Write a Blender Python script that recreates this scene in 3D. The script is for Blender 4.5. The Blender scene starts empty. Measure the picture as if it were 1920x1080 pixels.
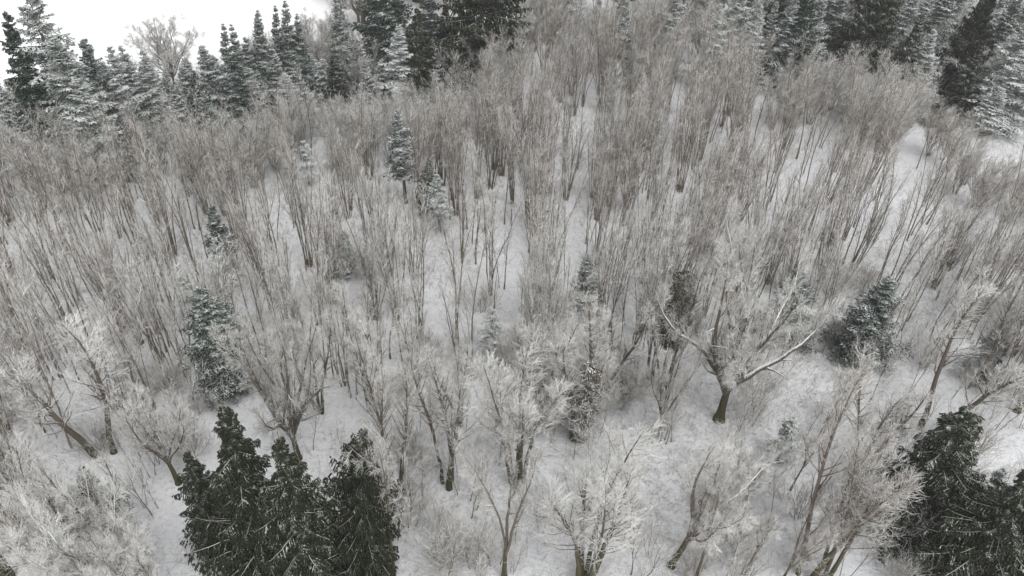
import bpy, math, random, time
import numpy as np
from mathutils import Matrix, Vector

scene = bpy.context.scene
COL = scene.collection
R = math.radians

# ------------------------------------------------------------------ camera
CAM_H, PITCH, ROLL, FPX = 60.0, 38.5, 2.5, 1478.0
cam = bpy.data.cameras.new("camera")
cam_ob = bpy.data.objects.new("camera", cam)
COL.objects.link(cam_ob)
CM = Matrix.Rotation(R(90 - PITCH), 4, 'X') @ Matrix.Rotation(R(ROLL), 4, 'Z')
cam_ob.matrix_world = Matrix.Translation((0, 0, CAM_H)) @ CM
cam.lens = 36.0 * FPX / 1920.0
cam.sensor_width = 36.0
cam.clip_start = 0.5
cam.clip_end = 8000
scene.camera = cam_ob

# ------------------------------------------------------------------ sky, sun, exposure (overcast snowfall)
SUN_EL, SUN_AZ = 62.0, 150.0
w = bpy.data.worlds.new("World")
scene.world = w
w.use_nodes = True
nt = w.node_tree
bg = nt.nodes["Background"]
sky = nt.nodes.new("ShaderNodeTexSky")
sky.sky_type = 'NISHITA'
sky.sun_disc = False
sky.sun_elevation = R(SUN_EL)
sky.sun_rotation = R(SUN_AZ)
hs = nt.nodes.new("ShaderNodeHueSaturation")     # an overcast sky has no blue of its own
hs.inputs['Saturation'].default_value = 0.06
nt.links.new(sky.outputs[0], hs.inputs['Color'])
nt.links.new(hs.outputs[0], bg.inputs[0])
bg.inputs[1].default_value = 0.15
sun = bpy.data.lights.new("sun", 'SUN')
sun.energy = 0.9
sun.angle = R(35)
sun.color = (1.0, 0.985, 0.96)
sun_ob = bpy.data.objects.new("sun", sun)
COL.objects.link(sun_ob)
az = R(SUN_AZ)
sd = Vector((math.sin(az) * math.cos(R(SUN_EL)), math.cos(az) * math.cos(R(SUN_EL)), math.sin(R(SUN_EL))))
sun_ob.rotation_euler = sd.to_track_quat('Z', 'Y').to_euler()
vs = scene.view_settings
vs.view_transform = 'Standard'
vs.look = 'None'
vs.exposure = 0.78
vs.gamma = 1.0
vs.use_curve_mapping = False
scene.cycles.max_bounces = 6
scene.cycles.diffuse_bounces = 6
scene.cycles.glossy_bounces = 1
scene.cycles.transmission_bounces = 0
scene.cycles.volume_bounces = 0
scene.cycles.use_denoising = True
scene.cycles.use_fast_gi = False

# ------------------------------------------------------------------ terrain height and pixel -> ground
def hgt(x, y):
    return (0.55 * np.sin(x * 0.045 + 1.3) * np.cos(y * 0.037) + 0.28 * np.sin(x * 0.13 + y * 0.07)
            + 0.18 * np.sin(x * 0.05 - y * 0.19 + 2.0)) * np.exp(-((np.hypot(x, y - 90) / 260.0) ** 4))
CR = np.array(CM.to_3x3())
def ray(px, py):
    return CR @ np.array([(px - 960) / FPX, -(py - 540) / FPX, -1.0])
def at(px, py, h=0.0):
    """point whose height over the ground is h and that is seen at photo pixel px, py -> its foot"""
    d = ray(px, py)
    z = 0.0
    for _ in range(4):
        t = (z + h - CAM_H) / d[2]
        x, y = d[0] * t, d[1] * t
        z = float(hgt(x, y))
    return x, y, z
def proj(x, y, z):
    v = CR.T @ np.array([x, y, z - CAM_H])
    return 960 + FPX * v[0] / -v[2], 540 - FPX * v[1] / -v[2], -v[2]

# ------------------------------------------------------------------ materials
def new_mat(name):
    m = bpy.data.materials.new(name)
    m.use_nodes = True
    n = m.node_tree.nodes
    return m, m.node_tree, n["Principled BSDF"]
def node(t, typ, **kw):
    n = t.nodes.new(typ)
    for k, v in kw.items():
        setattr(n, k, v)
    return n
def math_node(t, op, a, b=None, c=None, clamp=False):
    n = t.nodes.new("ShaderNodeMath")
    n.operation = op
    n.use_clamp = clamp
    for i, v in enumerate((a, b, c)):
        if v is None:
            continue
        if isinstance(v, (int, float)):
            n.inputs[i].default_value = v
        else:
            t.links.new(v, n.inputs[i])
    return n.outputs[0]
def noise(t, scale, detail=3, rough=0.6, coord='Object'):
    tc = node(t, "ShaderNodeTexCoord")
    n = node(t, "ShaderNodeTexNoise")
    n.inputs['Scale'].default_value = scale
    n.inputs['Detail'].default_value = detail
    n.inputs['Roughness'].default_value = rough
    t.links.new(tc.outputs[coord], n.inputs['Vector'])
    return n.outputs['Fac']
def mixc(t, f, a, b):
    n = node(t, "ShaderNodeMix", data_type='RGBA')
    if isinstance(f, (int, float)):
        n.inputs[0].default_value = f
    else:
        t.links.new(f, n.inputs[0])
    for i, v in ((6, a), (7, b)):
        if isinstance(v, tuple):
            n.inputs[i].default_value = v + (1,)
        else:
            t.links.new(v, n.inputs[i])
    return n.outputs[2]
SNOW = (0.80, 0.81, 0.815)

def snowy(name, ca, cb, bias, nz=0.9, ns=2.2, soft=0.35, moss=None, snow=SNOW, hi=9.0):
    """bark or needles under a fall of snow: snow lies where the face looks up, broken by noise;
    object colour R = how much snow this tree carries, G = tone, B = moss at the foot"""
    m, t, p = new_mat(name)
    oi = node(t, "ShaderNodeObjectInfo")
    sc = node(t, "ShaderNodeSeparateColor")
    t.links.new(oi.outputs['Color'], sc.inputs[0])
    geo = node(t, "ShaderNodeNewGeometry")
    sx = node(t, "ShaderNodeSeparateXYZ")
    t.links.new(geo.outputs['Normal'], sx.inputs[0])
    n1 = noise(t, ns, 3, 0.65)
    n2 = noise(t, hi, 2, 0.6)
    base = mixc(t, n1, ca, cb)
    base = mixc(t, sc.outputs['Green'], base, mixc(t, 0.5, base, (0.25, 0.198, 0.165)) if 'needle' not in name and 'cedar' not in name else base)
    if moss:
        tc = node(t, "ShaderNodeTexCoord")
        sz = node(t, "ShaderNodeSeparateXYZ")
        t.links.new(tc.outputs['Object'], sz.inputs[0])
        mr = node(t, "ShaderNodeMapRange")
        mr.inputs[1].default_value = 7.0
        mr.inputs[2].default_value = 1.0
        t.links.new(sz.outputs[2], mr.inputs[0])
        mf = math_node(t, 'MULTIPLY', math_node(t, 'MULTIPLY', mr.outputs[0], sc.outputs['Blue']),
                       math_node(t, 'MULTIPLY', n1, 1.7), clamp=True)
        base = mixc(t, mf, base, moss)
    v = math_node(t, 'ADD', sx.outputs[2], math_node(t, 'MULTIPLY', math_node(t, 'SUBTRACT', n1, 0.5), nz * 1.2))
    v = math_node(t, 'ADD', v, math_node(t, 'MULTIPLY', math_node(t, 'SUBTRACT', n2, 0.5), nz * 1.2))
    v = math_node(t, 'ADD', v, math_node(t, 'MULTIPLY_ADD', sc.outputs['Red'], 1.2, -bias))
    f = math_node(t, 'DIVIDE', v, soft, clamp=True)
    c = mixc(t, f, base, snow)
    t.links.new(c, p.inputs['Base Color'])
    p.inputs['Roughness'].default_value = 0.85
    p.inputs['Specular IOR Level'].default_value = 0.15
    return m

M = {}
M['bark'] = snowy("bark_under_snow", (0.095, 0.08, 0.06), (0.19, 0.165, 0.135), 0.95, moss=(0.115, 0.095, 0.04))
M['twig'] = snowy("twigs_under_snow", (0.23, 0.215, 0.195), (0.36, 0.34, 0.31), 0.62, nz=0.9, soft=0.4, hi=3.0, snow=(0.80, 0.80, 0.775))
M['trunk'] = snowy("mossy_trunk", (0.035, 0.032, 0.022), (0.085, 0.075, 0.055), 1.35, nz=0.7, ns=3.0, moss=(0.055, 0.055, 0.02))
M['limb'] = snowy("snow_topped_limb", (0.06, 0.052, 0.04), (0.12, 0.105, 0.08), 0.98, nz=0.6, soft=0.25)
M['bough'] = snowy("snow_lined_bough", (0.05, 0.045, 0.03), (0.09, 0.08, 0.05), 0.85, nz=1.2, soft=0.5, hi=3.0, snow=(0.60, 0.61, 0.58))
M['fir'] = snowy("fir_needles_in_snow", (0.016, 0.030, 0.021), (0.045, 0.070, 0.050), 0.97, nz=1.3, ns=1.3, soft=0.5, hi=5.0, snow=(0.69, 0.715, 0.695))
M['ivy'] = snowy("ivy_leaves", (0.030, 0.027, 0.012), (0.075, 0.065, 0.030), 1.25, nz=1.5, ns=1.6, soft=0.5, hi=6.0)
M['cedar'] = snowy("cedar_sprays", (0.010, 0.014, 0.008), (0.040, 0.046, 0.024), 1.12, nz=1.7, ns=1.6, soft=0.6, hi=8.0, snow=(0.5, 0.53, 0.5))

def ground_mat():
    m, t, p = new_mat("trodden_snow")
    n1 = noise(t, 0.35, 5, 0.6)
    n2 = noise(t, 2.2, 4, 0.7)
    n3 = noise(t, 9.0, 3, 0.7)
    r = node(t, "ShaderNodeMapRange")
    t.links.new(math_node(t, 'ADD', math_node(t, 'MULTIPLY', n2, 0.6), math_node(t, 'MULTIPLY', n3, 0.4)), r.inputs[0])
    r.inputs[1].default_value = 0.50
    r.inputs[2].default_value = 0.66
    f = math_node(t, 'MULTIPLY', r.outputs[0], math_node(t, 'MULTIPLY', n1, 0.9), clamp=True)
    c0 = mixc(t, n1, (0.68, 0.69, 0.71), (0.79, 0.795, 0.81))
    at_ = node(t, "ShaderNodeAttribute", attribute_name="wood", attribute_type='GEOMETRY')
    f = math_node(t, 'MULTIPLY', f, at_.outputs['Fac'])
    c0 = mixc(t, at_.outputs['Fac'], (0.90, 0.905, 0.91), c0)
    t.links.new(mixc(t, f, c0, (0.20, 0.17, 0.14)), p.inputs['Base Color'])
    b = node(t, "ShaderNodeBump")
    b.inputs['Strength'].default_value = 0.6
    b.inputs['Distance'].default_value = 0.5
    hsum = math_node(t, 'ADD', n2, math_node(t, 'MULTIPLY', n3, 0.35))
    t.links.new(math_node(t, 'MULTIPLY', hsum, at_.outputs['Fac']), b.inputs['Height'])
    t.links.new(b.outputs[0], p.inputs['Normal'])
    p.inputs['Roughness'].default_value = 0.9
    p.inputs['Specular IOR Level'].default_value = 0.1
    return m
M['ground'] = ground_mat()

# ------------------------------------------------------------------ mesh helpers
def unit(v):
    return v / np.maximum(np.linalg.norm(v, axis=-1, keepdims=True), 1e-9)
class MB:
    def __init__(s):
        s.v, s.f, s.n = [], [], 0
    def add(s, v, f):
        s.v.append(v.reshape(-1, 3)); s.f.append(f.reshape(-1, 4) + s.n); s.n += len(s.v[-1])
    def tubes(s, P, Rr, k):
        B, n, _ = P.shape
        if B == 0:
            return
        T = unit(np.gradient(P, axis=1))
        T0 = unit(P[:, -1] - P[:, 0])
        ref = np.where(np.abs(T0[:, 2:3]) > 0.8, np.array([[1.0, 0.2, 0.0]]), np.array([[0.05, 0.1, 1.0]]))[:, None, :]
        U = unit(np.cross(T, ref)); V = np.cross(T, U)
        a = np.arange(k) * 2 * math.pi / k
        ring = P[:, :, None, :] + Rr[:, :, None, None] * (np.cos(a)[None, None, :, None] * U[:, :, None, :]
                                                          + np.sin(a)[None, None, :, None] * V[:, :, None, :])
        idx = np.arange(B * n * k).reshape(B, n, k)
        a0, a1 = idx[:, :-1], idx[:, 1:]
        f = np.stack([a0, np.roll(a0, -1, 2), np.roll(a1, -1, 2), a1], -1)
        s.add(ring, f)
    def mesh(s, name, mat):
        me = bpy.data.meshes.new(name)
        v = np.concatenate(s.v).astype(np.float32); f = np.concatenate(s.f).astype(np.int32)
        me.vertices.add(len(v)); me.vertices.foreach_set("co", v.ravel())
        me.loops.add(f.size); me.loops.foreach_set("vertex_index", f.ravel())
        me.polygons.add(len(f))
        me.polygons.foreach_set("loop_start", np.arange(0, f.size, 4, dtype=np.int32))
        me.update(calc_edges=True)
        me.materials.append(mat)
        return me

def grow(S, D, L, n, trop, wob, rng):
    """polylines: starts S, directions D, lengths L, n points, pull upward trop, wobble wob"""
    B = len(S)
    P = np.zeros((B, n, 3)); P[:, 0] = S
    d = unit(D); st = (L / (n - 1))[:, None]
    for i in range(1, n):
        P[:, i] = P[:, i - 1] + d * st
        d = d + rng.normal(0, wob, (B, 3))
        d[:, 2] += trop
        d = unit(d)
    return P
def sample(P, Rr, idx, t):
    n = P.shape[1]
    x = np.clip(t, 0, 0.999) * (n - 1); i = x.astype(int); f = (x - i)[:, None]
    a, b = P[idx, i], P[idx, i + 1]
    r = Rr[idx, i] * (1 - f[:, 0]) + Rr[idx, i + 1] * f[:, 0]
    return a * (1 - f) + b * f, unit(b - a), r
def side_dirs(T, ang, rng, flat=None):
    B = len(T)
    q = rng.normal(size=(B, 3))
    if flat is not None:
        q[:, 2] *= flat
    q = unit(q - (q * T).sum(1, keepdims=True) * T)
    return np.cos(ang)[:, None] * T + np.sin(ang)[:, None] * q
def spawn(P, Rr, per, t0, t1, ang, asd, lf, n, trop, wob, rf, rtip, rng, flat=None):
    """children on every polyline; lf(t) -> length; rf = radius as a share of the parent's there (or absolute if <0)"""
    B = len(P)
    idx = np.repeat(np.arange(B), per)
    t = np.tile((np.arange(per) + 0.5) / per, B) + rng.uniform(-0.5, 0.5, B * per) / per
    t = t0 + (t1 - t0) * t
    S, T, r = sample(P, Rr, idx, t)
    D = side_dirs(T, rng.normal(ang, asd, len(t)), rng, flat)
    L = lf(t) * rng.uniform(0.65, 1.25, len(t))
    Q = grow(S, D, L, n, trop, wob, rng)
    r0 = r * rf if rf > 0 else np.full(len(t), -rf)
    Rq = r0[:, None] + (rtip - r0[:, None]) * np.linspace(0, 1, n)[None, :]
    return Q, Rq

def obj(name, me, parent=None, color=(0.5, 0.5, 0.5)):
    o = bpy.data.objects.new(name, me)
    COL.objects.link(o)
    o.color = (*color, 1.0)
    if parent:
        o.parent = parent
    return o
def tag(o, label, cat, group=None, kind=None):
    if kind:
        o['kind'] = kind
    if label:
        o['label'] = label
    if cat:
        o['category'] = cat
    if group:
        o['group'] = group
def plant(kind, parts, x, y, z, rz, sc, color, lean=(0, 0)):
    """an Empty at the foot with a copy of each part of the design under it"""
    e = bpy.data.objects.new(kind, None)
    COL.objects.link(e)
    e.empty_display_size = 0.5
    e.location = (x, y, z - 0.08)
    e.rotation_euler = (lean[0], lean[1], rz)
    e.scale = sc if isinstance(sc, tuple) else (sc, sc, sc)
    for pn, me in parts:
        obj(pn, me, e, color)
    return e

# ------------------------------------------------------------------ tree designs
def bare_clump(seed, ns, H, spread, fat=1.0, dense=1.0, low=0.35, tw=1.0, big=False):
    """several slim stems from one foot, fanning out and up; fine rising twigs in the upper part"""
    rng = np.random.default_rng(seed)
    parts, cr = [], MB()
    for i in range(ns):
        a = 2 * math.pi * i / ns + rng.uniform(-0.4, 0.4)
        out = spread * rng.uniform(0.1, 1.15) * (0 if ns == 1 else 1)
        D = np.array([[math.cos(a) * out, math.sin(a) * out, 1.0]])
        S = np.array([[math.cos(a), math.sin(a), 0]]) * rng.uniform(0.1, 0.45) * (ns > 1) * (1.6 if big else 1)
        h = H * rng.uniform(0.62, 1.05)
        P = grow(S, D, np.array([h]), 9, 0.055, 0.06, rng)
        r0 = rng.uniform(0.04, 0.078) * fat
        Rr = (r0 * (1 - np.linspace(0, 1, 9)) ** 0.8 + 0.012)[None]
        Rr[0, 0] *= 1.12 if big else 1.4
        m = MB(); m.tubes(P, Rr, 6)
        B1, R1 = spawn(P, Rr, int(13 * dense), low, 0.97, 0.62 if big else 0.45, 0.15, lambda t: 0.8 + (3.6 if big else 2.9) * (1 - t) ** 0.7, 5, 0.13, 0.07, 0.45, 0.012, rng)
        R1 = np.clip(R1, 0.012 * min(fat, 1), 0.030 * max(1, fat * .4))
        m.tubes(B1, R1, 3)
        parts.append(("stem", m.mesh("slim_stem", M['trunk'] if big else M['bark'])))
        B2, R2 = spawn(B1, R1, int(round(5 * tw)), 0.15, 1.0, 0.55, 0.2, lambda t: 0.6 + 0.9 * (1 - t), 4, 0.10, 0.09, -0.015, 0.007, rng)
        cr.tubes(B2, R2, 3)
        B3, R3 = spawn(B2, R2, int(round(1.4 * tw)), 0.15, 1.0, 0.6, 0.25, lambda t: 0.40 + 0.4 * (1 - t), 3, 0.06, 0.12, -0.012, 0.006, rng)
        cr.tubes(B3, R3, 3)
        T2, RT2 = spawn(P, Rr, 10, 0.6, 1.0, 0.5, 0.2, lambda t: 0.5 + 0.9 * (1 - t), 4, 0.12, 0.08, -0.017, 0.008, rng)
        cr.tubes(T2, RT2, 3)
    parts.append(("crown", cr.mesh("twig_crown", M['twig'])))
    return parts

def big_tree(seed, H, tr, fork, leads, ang, up=0.10, dense=1.0, droop=0.0, lean=0.0, low=0.15, width=1.0):
    """a broad old bare tree: thick trunk, forking limbs, three orders of branches and twigs"""
    rng = np.random.default_rng(seed)
    parts = []
    hf = H * fork
    P0 = grow(np.zeros((1, 3)), np.array([[lean, 0, 1.0]]), np.array([hf]), 7, 0.0, 0.035, rng)
    R0 = tr * (1 - 0.35 * np.linspace(0, 1, 7))[None]
    R0[0, 0] *= 1.5; R0[0, 1] *= 1.1
    m = MB(); m.tubes(P0, R0, 9)
    parts.append(("trunk", m.mesh("old_trunk", M['trunk'])))
    cr = MB()
    for i in range(leads):
        a = 2 * math.pi * (i + rng.uniform(-0.25, 0.25)) / leads
        g = ang * rng.uniform(0.45, 1.05) if i else ang * 0.2
        t = np.array([rng.uniform(0.72, 0.985)]) if i else np.array([0.99])
        S, T, r = sample(P0, R0, np.array([0]), t)
        D = np.array([[math.cos(a) * math.sin(g), math.sin(a) * math.sin(g), math.cos(g)]])
        L = (H - S[0, 2]) * rng.uniform(0.85, 1.05) * (1 + 0.15 * math.sin(g)) * (1 if g < 1.0 else 0.8)
        P1 = grow(S, D, np.array([L]), 12, up * 0.85, 0.15, rng)
        R1 = (tr * rng.uniform(0.42, 0.68) * (1 - np.linspace(0, 1, 12)) ** 0.95 + 0.022)[None]
        m = MB(); m.tubes(P1, R1, 7)
        B1, RB = spawn(P1, R1, int(14 * dense), low, 0.97, 0.8, 0.2, lambda t: width * H * (0.07 + 0.17 * (1 - t)), 7, 0.07 - droop, 0.14, 0.5, 0.02, rng)
        RB = np.maximum(RB, 0.022)
        m.tubes(B1, RB, 4)
        parts.append(("limb", m.mesh("snowy_limb", M['limb'])))
        B2, R2 = spawn(B1, RB, int(9 * dense), 0.12, 1.0, 0.65, 0.2, lambda t: width * (0.7 + 1.3 * (1 - t)), 5, 0.05 - droop, 0.10, 0.5, 0.010, rng)
        R2 = np.maximum(R2, 0.017)
        cr.tubes(B2, R2, 3)
        B3, R3 = spawn(B2, R2, 7, 0.15, 1.0, 0.52, 0.25, lambda t: 0.4 + 0.7 * (1 - t), 4, 0.05 - droop, 0.09, -0.017, 0.008, rng)
        cr.tubes(B3, R3, 3)
        B4, R4 = spawn(B3, R3, 1, 0.2, 1.0, 0.7, 0.25, lambda t: 0.25 + 0.35 * (1 - t), 3, 0.02 - droop, 0.15, -0.013, 0.009, rng)
        cr.tubes(B4, R4, 3)
    parts.append(("crown", cr.mesh("snowy_twig_crown", M['twig'])))
    return parts

def conifer(seed, H, W, z0=0.1, whorls=34, perw=5, shape=0.85, droop=0.05, up0=0.15, mat='fir', spray=1.0, hang=0.0, sp=6, tops=1, ragged=0.25, nb=9):
    rng = np.random.default_rng(seed)
    P0 = grow(np.zeros((1, 3)), np.array([[0.0, 0, 1.0]]), np.array([H]), 10, 0.0, 0.006, rng)
    R0 = (H * 0.014 * (1 - np.linspace(0, 1, 10)) + 0.02)[None]
    m = MB(); m.tubes(P0, R0, 7)
    nB = whorls * perw
    u = (np.repeat(np.arange(whorls) + rng.uniform(-0.25, 0.25, whorls), perw) + rng.uniform(-0.42, 0.42, nB)) / whorls
    u = np.clip(u, 0, 0.995)
    t = z0 + (1 - z0) * u
    S, T, r = sample(P0, R0, np.zeros(nB, int), t)
    azi = rng.uniform(0, 2 * math.pi, nB)
    L = W * ((1 - u) ** shape) * rng.uniform(1 - ragged, 1 + ragged * 0.6, nB) * (1 + 0.22 * np.sin(azi * 2 + u * 9)) * np.clip(0.55 + u * 4, 0, 1) + 0.08 + 0.15 * (1 - u)
    el = up0 + 0.55 * u - 0.25 * (1 - u)
    D = np.stack([np.cos(azi) * np.cos(el), np.sin(azi) * np.cos(el), np.sin(el)], 1)
    n = 7
    P1 = np.zeros((nB, n, 3)); P1[:, 0] = S
    d = unit(D)
    for i in range(1, n):
        P1[:, i] = P1[:, i - 1] + d * (L / (n - 1))[:, None]
        d[:, 2] += (-droop * (1.5 if mat == 'cedar' else 1) if i < 4 else droop * 1.2)
        d = unit(d + rng.normal(0, 0.03 if mat == 'fir' else 0.06, (nB, 3)))
    R1 = ((0.022 + 0.008 * L[:, None]) if mat == 'cedar' else (0.012 + 0.012 * L[:, None])) * (1 - np.linspace(0, 0.85, n))[None]
    m.tubes(P1, R1, 4)
    parts = [("trunk", m.mesh("conifer_trunk_and_boughs", M['bough'] if mat == 'cedar' else M['bark']))]
    fo = MB()
    # branchlets in the plane of the branch
    idx = np.repeat(np.arange(nB), nb * 2)
    small = np.clip(0.42 + 1.6 * (1 - u), 0, 1)            # finer sprays towards the tip
    tt = np.tile(np.repeat((np.arange(nb) + 0.6) / nb, 2), nB) + rng.uniform(-0.05, 0.05, nB * nb * 2)
    side = np.tile(np.array([1, -1]), nB * nb)
    S2, T2, _ = sample(P1, R1, idx, np.clip(tt if mat == 'fir' else 0.15 + 0.85 * tt, 0.05, 0.99))
    if mat == 'cedar':
        S2[:, 2] -= 0.07
    lat = unit(np.cross(T2, np.array([[0, 0, 1.0]]))) * side[:, None]
    D2 = T2 * 0.65 + lat + rng.normal(0, 0.12, T2.shape)
    D2[:, 2] -= hang * 1.3 + 0.15
    L2 = np.minimum(L[idx] * 0.42 * (1.12 - tt) + 0.10, 1.5) * rng.uniform(0.7, 1.3, len(idx))
    P2 = grow(S2, D2, L2, 4, -0.08 - hang * 0.3, 0.05, rng)
    R2 = np.array([[0.035, 0.05, 0.042, 0.010]]) * spray * small[idx][:, None]
    fo.tubes(P2, R2, 3)
    # needle sprays along the branchlets
    idx3 = np.repeat(np.arange(len(P2)), sp)
    t3 = rng.uniform(0.05, 1.0, len(idx3))
    S3, T3, _ = sample(P2, R2, idx3, t3)
    D3 = side_dirs(T3, rng.normal(0.75, 0.2, len(t3)), rng, 0.45)
    D3[:, 2] -= hang * 1.6 + 0.05
    P3 = grow(S3, D3, rng.uniform(0.16, 0.46, len(t3)) * small[idx][idx3], 3, -0.15 * (hang > 0), 0.05, rng)
    k = rng.uniform(0.7, 1.3, len(P3))[:, None]
    R3 = np.array([[0.024, 0.040, 0.004]]) * spray * k * small[idx][idx3][:, None]
    fo.tubes(P3, R3, 3)
    # leader
    parts.append(("crown", fo.mesh("needle_sprays", M[mat])))
    return parts

# ------------------------------------------------------------------ ground
def ground():
    n = 560
    s = np.linspace(-1, 1, n)
    g = 200 * s + 3000 * np.abs(s) ** 7 * s
    X, Y = np.meshgrid(g, g + 90, indexing='ij')
    Z = hgt(X, Y)
    rng = np.random.default_rng(3)
    near = np.exp(-((np.hypot(X, Y - 90) / 200.0) ** 6))
    N1 = rng.normal(0, 1, Z.shape)
    N2 = sum(np.roll(np.roll(N1, i, 0), j, 1) for i in (-1, 0, 1) for j in (-1, 0, 1)) / 3
    N3 = sum(np.roll(np.roll(N2, i, 0), j, 1) for i in (-3, 0, 3) for j in (-3, 0, 3)) / 3
    Z = Z + (N1 * 0.025 + N2 * 0.06 + N3 * 0.09) * near
    v = np.stack([X, Y, Z], -1).reshape(-1, 3)
    i = np.arange(n * n).reshape(n, n)
    f = np.stack([i[:-1, :-1], i[1:, :-1], i[1:, 1:], i[:-1, 1:]], -1)
    mb = MB(); mb.add(v, f)
    me = mb.mesh("ground", M['ground'])
    # mask: the open field beyond the wood is clean snow
    A = me.attributes.new("wood", 'FLOAT', 'POINT')
    x, y = v[:, 0], v[:, 1]
    fx0, fy0, _ = at(0, 215); fx1, fy1, _ = at(620, 60)
    dline = (y - fy0) - (x - fx0) * (fy1 - fy0) / (fx1 - fx0)
    wv = 1 - np.clip(dline / 12.0, 0, 1) * (np.clip((fx1 - x + 12) / 12, 0, 1))
    A.data.foreach_set("value", wv.astype(np.float32))
    o = obj("ground", me)
    tag(o, None, None, kind='structure')
ground()
random.seed(11)
RG = np.random.default_rng(11)
LAND = []      # landmarks: (px, py, phrase)
PLACED = []    # (x, y, radius) of named trees

def by_top(px, py, h):
    return at(px, py, h)

# ------------------------------------------------------------------ designs used
def extent(parts, q=94):
    r = []
    for n, me in parts:
        if n == 'crown':
            v = np.empty(len(me.vertices) * 3, np.float32); me.vertices.foreach_get("co", v)
            v = v.reshape(-1, 3)
            r = np.percentile(np.hypot(v[:, 0], v[:, 1]), q)
            zt = v[:, 2].max()
    return float(r), float(zt)
DES = {}
def design(name, parts, q=94):
    DES[name] = (parts,) + extent(parts, q)
design('fir_tall', conifer(1, 22, 4.0, 0.08, 24, 6, 0.85, 0.07, 0.10, 'fir', 1.5, 0.10, 6, ragged=0.4))
design('fir_wide', conifer(2, 18, 4.2, 0.06, 22, 7, 0.85, 0.06, 0.10, 'fir', 1.4, 0.10, 6, ragged=0.3))
design('spire', conifer(3, 20, 2.6, 0.15, 27, 6, 0.85, 0.05, 0.10, 'fir', 1.3, 0.05, 5, ragged=0.35, nb=6))
design('young', conifer(4, 9, 2.2, 0.10, 13, 6, 0.95, 0.06, 0.30, 'fir', 1.5, 0.0, 5, ragged=0.25, nb=6))
design('lone', conifer(5, 14, 1.9, 0.32, 22, 6, 0.95, 0.06, 0.15, 'fir', 1.3, 0.05, 5, ragged=0.35, nb=6))
design('sparse', conifer(6, 8, 1.7, 0.2, 10, 4, 0.8, 0.08, 0.2, 'fir', 1.2, 0.05, 4, ragged=0.35, nb=5))
design('cedar', conifer(7, 22, 4.2, 0.03, 26, 6, 0.72, 0.13, 0.25, 'cedar', 1.15, 0.6, 11, ragged=0.25, nb=11))
design('cedar_b', conifer(8, 20, 4.0, 0.03, 25, 6, 0.85, 0.12, 0.25, 'cedar', 1.15, 0.6, 11, ragged=0.3, nb=11))
design('cedar_round', conifer(9, 16, 3.8, 0.03, 26, 8, 0.38, 0.03, 0.15, 'cedar', 1.15, 0.6, 11, ragged=0.2, nb=11))

def upright(seed, ns, H, fat, spread):
    """a big tree of a few thick dark stems that rise together and fan out"""
    return [('trunk' if n == 'stem' else n, me) for n, me in bare_clump(seed, ns, H, spread, fat, 2.2, 0.36, 2.0, True)]
def ivy(seed, z0, z1, rad, n):
    rng = np.random.default_rng(seed)
    z = rng.uniform(z0, z1, n); a = rng.uniform(0, 6.28, n)
    w = rad * (0.45 + 0.55 * np.sin(np.clip((z - z0) / (z1 - z0), 0, 1) * 3.1) ** .6) * np.sqrt(rng.uniform(.1, 1, n)) * (1 + .3 * np.sin(z * 2.3 + a * 2))
    S = np.stack([w * np.cos(a), w * np.sin(a), z], 1)
    D = np.stack([np.cos(a), np.sin(a), rng.normal(-.2, .5, n)], 1) + rng.normal(0, .4, (n, 3))
    P = grow(S, D, rng.uniform(.2, .5, n), 3, -.1, .2, rng)
    mb = MB(); mb.tubes(P, np.array([[.03, .06, .008]]) * rng.uniform(.7, 1.4, (n, 1)), 3)
    return [('ivy', mb.mesh('ivy_leaves', M['ivy']))]
design('up_ivy', upright(37, 5, 18, 3.0, 0.12) + ivy(1, 6.5, 15.5, 1.35, 2900), 88)
design('low_ivy', upright(38, 3, 19, 4.2, 0.12) + ivy(2, 0.1, 13, .75, 3600), 88)
design('up_a', upright(33, 3, 20, 4.6, 0.10), 88)
design('up_b', upright(34, 3, 19, 4.0, 0.14), 88)
design('up_c', upright(35, 2, 19, 4.6, 0.16), 88)
design('up_d', upright(36, 5, 18, 3.3, 0.16), 88)
design('maple_a', big_tree(21, 20, 0.70, 0.22, 12, 0.95, 0.08), 88)
design('maple_b', big_tree(22, 20, 0.58, 0.34, 7, 0.45, 0.10), 88)
design('maple_c', big_tree(23, 20, 0.52, 0.30, 6, 0.38, 0.12, lean=-0.12), 88)
design('maple_v', big_tree(24, 19, 0.55, 0.22, 3, 0.50, 0.05, low=0.3), 88)
design('maple_d', big_tree(25, 18, 0.48, 0.30, 7, 0.5, 0.08, dense=0.85), 88)
design('maple_s', big_tree(26, 14, 0.32, 0.22, 6, 0.55, 0.09, dense=0.8), 88)
design('maple_w', big_tree(27, 14, 0.34, 0.15, 11, 0.78, 0.05, dense=0.9), 88)
design('maple_t', big_tree(28, 16, 0.25, 0.42, 4, 0.35, 0.08, dense=0.7, width=0.8), 88)
design('dome', big_tree(29, 18, 0.40, 0.24, 14, 0.85, 0.085, dense=1.1), 80)

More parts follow.
